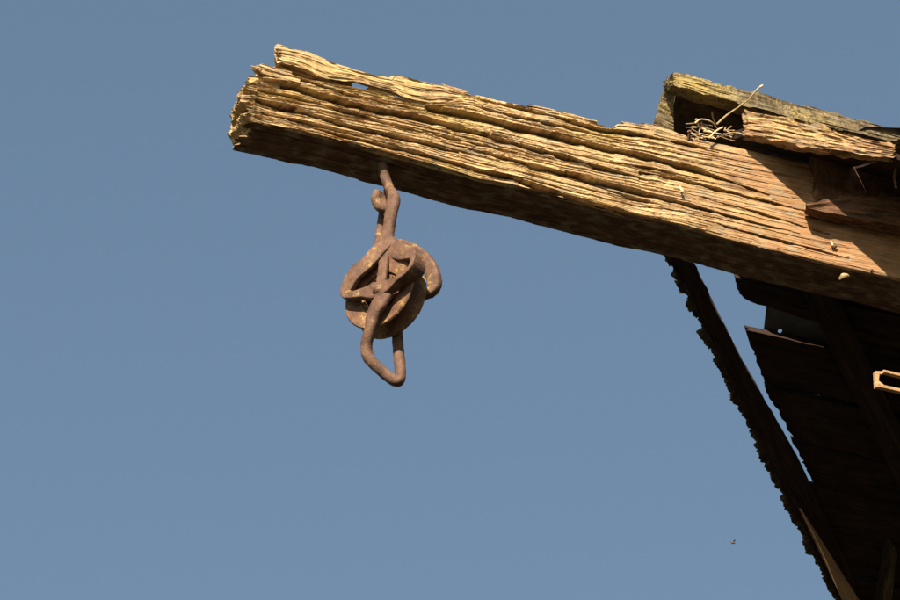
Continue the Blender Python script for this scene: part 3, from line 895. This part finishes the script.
def strap(name, lst, parent, n=8, power=3.0, noise=0.0006, seed=0, axis=nf, seg=18):
    return sweep(name, path(lst), np.array([l[3] for l in lst]) * u, np.array([l[4] for l in lst]) * u, axis, M_rust, parent, n=n, seg=seg, noise=noise, seed=seed, power=power)


# front cheek (px, py, offset along axle, half width, half thickness)
fc = strap("front_cheek", [(388, 246, 6, 8, 6), (380, 251, 12, 9.5, 4.5), (368, 263, 17, 9.5, 3.0), (355.5, 274, 19, 9.2, 3.0), (349, 285, 19, 8, 3.2), (347.5, 294, 18, 6, 3.6), (354, 296, 18, 4.2, 4.2), (364, 294, 18, 5.6, 4.2),
                           (377, 291.5, 19, 9.2, 4), (389, 287.5, 19, 7, 5), (399, 282, 19, 3.6, 7), (409, 277, 18, 2.4, 9), (416, 270, 17, 2.3, 10), (417.5, 261.5, 16, 3.6, 9), (411.5, 255, 14, 7.0, 4.2), (401, 253.0, 10, 9, 3.4), (391, 249, 6, 9, 5)], pul, seed=11, power=6, noise=0.0005, seg=28)
strap("cheek_rib", [(386, 247, 4, 7, 4), (384.5, 256, 10, 6.5, 3.5), (383.5, 265, 14.5, 5.2, 2.6), (382, 278, 16.5, 5.4, 2.4), (380, 292, 18.5, 7, 3.4)], fc, seed=13, power=4)
sweep("boss", [pp(379, 291, 18), pp(379, 291, 21.5), pp(379, 291, 23)], np.array([6.5, 6, 3.5]) * u, np.array([6.5, 6, 3.5]) * u, ZV, M_rust, fc, n=4, seg=16, noise=0.0007)
# back cheek, its arm showing to the right
strap("back_cheek", [(392, 247, -4, 9, 5), (408, 251, -12, 9, 5), (422, 258, -19, 8, 5), (431, 270, -21, 7.5, 4.5), (435, 284, -21, 7, 4.5), (431, 292, -20, 5, 4.5), (420, 296, -19, 5, 4), (404, 304, -19, 6, 4),
                     (390, 303, -19, 5, 4), (377, 296, -19, 6, 4), (372, 283, -19, 6, 4), (380, 265, -14, 7, 4.5), (391, 248, -5, 8, 5)], pul, seed=17, power=4, seg=22)
# neck where both cheeks meet
strap("neck", [(390, 236, 2, 5, 5), (388.5, 240, 2, 9, 9), (387.5, 247, 3, 13, 10), (386, 256, 4, 13, 10), (385.5, 260, 4, 9, 7)], pul, seed=19, power=2.2)
# long eye of the block
strap("eye", [(386.5, 244, 7, 8, 5), (388.5, 230, 7, 6.3, 5), (391, 214, 8, 6.5, 5), (393.5, 201, 7, 7, 5), (392.5, 192.5, 3, 4.6, 4.5), (389, 190, -3, 4, 4), (385.5, 196, -8, 4, 4), (383, 212, -9, 4, 4), (380.5, 230, -8, 4.2, 4), (379, 246, -4, 5, 4)], pul, seed=23, power=2.4)
# lower bail: in front of the wheel, round below it and up behind
strap("bail", [(388, 293, 17, 7, 5), (380, 303, 19, 9.5, 5), (374, 314, 19, 7.5, 5), (370, 329, 18, 5.8, 5), (366.5, 346, 14, 5.6, 5.4), (369, 358, 10, 5.6, 5.4), (381, 370.5, 1, 5.6, 5.4), (394, 380.5, -8, 5.4, 5.2), (400, 379, -12, 5, 5), (400, 366, -15, 5.2, 5), (398.5, 350, -18, 5.2, 5), (397, 330, -19, 5, 5), (395, 308, -19, 5, 5)], pul, seed=29, power=2.5)

# hook in the beam
hk = [(381, 152, 0, 4.8), (382, 162, 0, 5.0), (384, 174, 0, 5.0), (387.5, 184, 0, 4.9), (391, 193, -1, 4.8), (391, 203, -2, 4.8), (385.5, 209, -1, 4.9), (379, 206, 0, 5.0), (376, 199.5, 1, 5.0), (377.5, 191.5, 2, 4.4)]
hook_o = sweep("iron_hook", [vp(a, b, c) for (a, b, c, r) in hk], np.array([h[3] for h in hk]) * u, np.array([h[3] for h in hk]) * u, fh, M_rust, None, n=9, seg=14, noise=0.0008, seed=31)
tag(hook_o, "rusty iron hook fixed in the underside of the beam, holding the pulley", "hook")

# ================================================================== STRAW NEST under the cap
nest = empty("straw_nest", tuple(on_y(712, 134, 0.02)), "small tuft of dry straw tucked under the ridge cap on the beam", "nest")
def straw(pts, r, mat, y=0.02):
    P = [on_y(p[0], p[1], p[2] if len(p) > 2 else y) for p in pts]
    k = len(P)
    rr = np.linspace(r, r * 0.7, k) * u * 0.75
    sweep("straw", P, rr, rr, (0, 1, 0.1), mat, nest, n=6, seg=6, noise=0.0003, seed=int(pts[0][0]))
straw([(717, 124, 0.03), (727, 115, 0.01), (740, 106, -0.02), (750, 98, -0.05), (758, 88.5, -0.07), (763, 85, -0.075)], 1.35, M_straw)
straw([(760, 87, -0.072), (763, 85, -0.075)], 1.9, M_straw)
straw([(695, 123, 0.0), (700, 119.5, 0.0), (707, 120, 0.0), (713, 123, 0.01), (717, 128, 0.02)], 1.3, M_straw)
straw([(696, 119, 0.0), (700, 127, 0.01), (712, 132, 0.0)], 1.5, M_straw)
straw([(709, 138, -0.01), (716, 131, -0.01), (723, 127, -0.01)], 1.5, M_straw)
straw([(704, 131, 0.0), (715, 133, 0.0), (724, 135, 0.0)], 1.5, M_straw)
straw([(712, 112, 0.04), (713, 118, 0.04), (716, 124, 0.04)], 1.2, M_straw2)
for k in range(22):
    cx, cy_ = 692 + 44 * rng.rand(), 126 + 14 * rng.rand()
    cy_ += (cx - 712) * 0.15
    a_ = rng.rand() * math.pi; l_ = 5 + 9 * rng.rand()
    yy = 0.0 + 0.06 * rng.rand()
    ddx, ddy = l_ * math.cos(a_), l_ * 0.5 * math.sin(a_)
    straw([(cx - ddx, cy_ - ddy, yy), (cx + 2 * rng.randn(), cy_ + 1.5 * rng.randn(), yy), (cx + ddx, cy_ + ddy, yy + 0.01 * rng.randn())], 0.6 + 0.6 * rng.rand(), M_straw if rng.rand() < 0.3 else M_straw2)

# ================================================================== IRON LOOP by the wall
yl = -0.12
o_px = [(875, 371), (881, 371.3), (884, 369.7), (905, 374.5), (1640, 539), (1640, 562), (905, 392.5), (881, 387), (876, 386.5)]
i_px = [(879.5, 374), (881.5, 374), (884.5, 372), (905, 377), (1400, 488), (1400, 504), (905, 389.5), (884, 385), (878.6, 380.5)]
OV = arr(o_px, yl); IV = arr(i_px, yl)
nq = len(OV)
off = np.array([0, 0.008, 0])
Vq = np.vstack([OV, IV, IV + off, OV + off]); Fq = []
for k in range(nq):
    k_ = (k + 1) % nq
    for s in range(4):
        a_, b_ = s * nq, ((s + 1) % 4) * nq
        Fq.append((a_ + k, b_ + k, b_ + k_, a_ + k_))
lo_ = mesh_obj("slotted_bar", Vq, Fq, M_bar, None, np.stack([Vq[:, 0], Vq[:, 2], 0 * Vq[:, 0]], 1), smooth=False)
tag(lo_, "pale slotted bar catching sunlight in front of the dark roof underside", "bar")

# ================================================================== BARN BEHIND (outside the frame)
barn = empty("barn", (XW + 4, yc, 0), "dark wooden barn carrying the roof hood and hoist beam", "barn")
ridge_z = RZ
wd = 0.24
yk = -4.0
while yk < 4.0:
    zz0 = ridge_z - 0.03 - TA * abs(yk - yc); zz1 = ridge_z - 0.03 - TA * abs(yk + wd - 0.012 - yc)
    xk = XW + 0.004 * (int((yk + 4) / wd) % 2)
    ya, yb2 = yk, yk + wd - 0.012
    Vb = [(xk, ya, 0), (xk, yb2, 0), (xk, yb2, zz1), (xk, ya, zz0), (xk + 0.03, ya, 0), (xk + 0.03, yb2, 0), (xk + 0.03, yb2, zz1), (xk + 0.03, ya, zz0)]
    Fb = [(0, 3, 2, 1), (4, 5, 6, 7), (0, 1, 5, 4), (1, 2, 6, 5), (2, 3, 7, 6), (3, 0, 4, 7)]
    g3 = np.array([(v[2], v[1], yk) for v in Vb])
    mesh_obj("wall_board", Vb, Fb, M_under, barn, g3, smooth=False)
    yk += wd
for sgn in (-1, 1):
    yo = yc + sgn * 4.3
    zo = ridge_z - TA * 4.3
    a = [(XW - 0.02, yc + sgn * 0.01, ridge_z + 0.02), (XW + 9, yc + sgn * 0.01, ridge_z + 0.02), (XW + 9, yo, zo), (XW - 0.02, yo, zo)]
    b = [(p[0], p[1], p[2] + 0.05) for p in a]
    Vb = a + b
    Fb = [(0, 1, 2, 3), (7, 6, 5, 4), (0, 4, 5, 1), (1, 5, 6, 2), (2, 6, 7, 3), (3, 7, 4, 0)]
    mesh_obj("roof_slope", Vb, Fb, M_shake, barn, np.array([(p[0], p[1], sgn) for p in Vb]), smooth=False)
for sgn in (-1, 1):
    lo, hi = (XW + 0.05, yc + sgn * 3.95 - 0.03, 0), (XW + 8.9, yc + sgn * 3.95 + 0.03, ridge_z - TA * 4.0)
    box_mesh("side_wall", lo, hi, M_under, barn)
box_mesh("end_wall", (XW + 8.85, yc - 3.9, 0), (XW + 8.9, yc + 3.9, ridge_z - TA * 4.0), M_under, barn)

# ================================================================== tiny insect in the air
fl = on_y(733, 543, 0.3)
bug = empty("flying_insect", tuple(fl), "tiny brown insect flying in open sky beside the hood edge", "insect")
sweep("body", [fl + np.array([-2.2, 0, 0]) * u, fl, fl + np.array([2.2, 0, 0.4]) * u], np.array([.5, 1.1, .6]) * u, np.array([.5, 1.1, .6]) * u, (0, 1, 0), M_bug, bug, n=5, seg=8)
for sg in (-1, 1):
    wv = [fl + np.array([0.2, 0, 0.8]) * u, fl + np.array([0.8, sg * 1.5, 1.8]) * u, fl + np.array([1.5, sg * 2.6, 2.2]) * u]
    sweep("wing", wv, np.array([.3, .8, .4]) * u, np.array([.06, .08, .06]) * u, (0, 0.3, 1), M_bug, bug, n=4, seg=6)
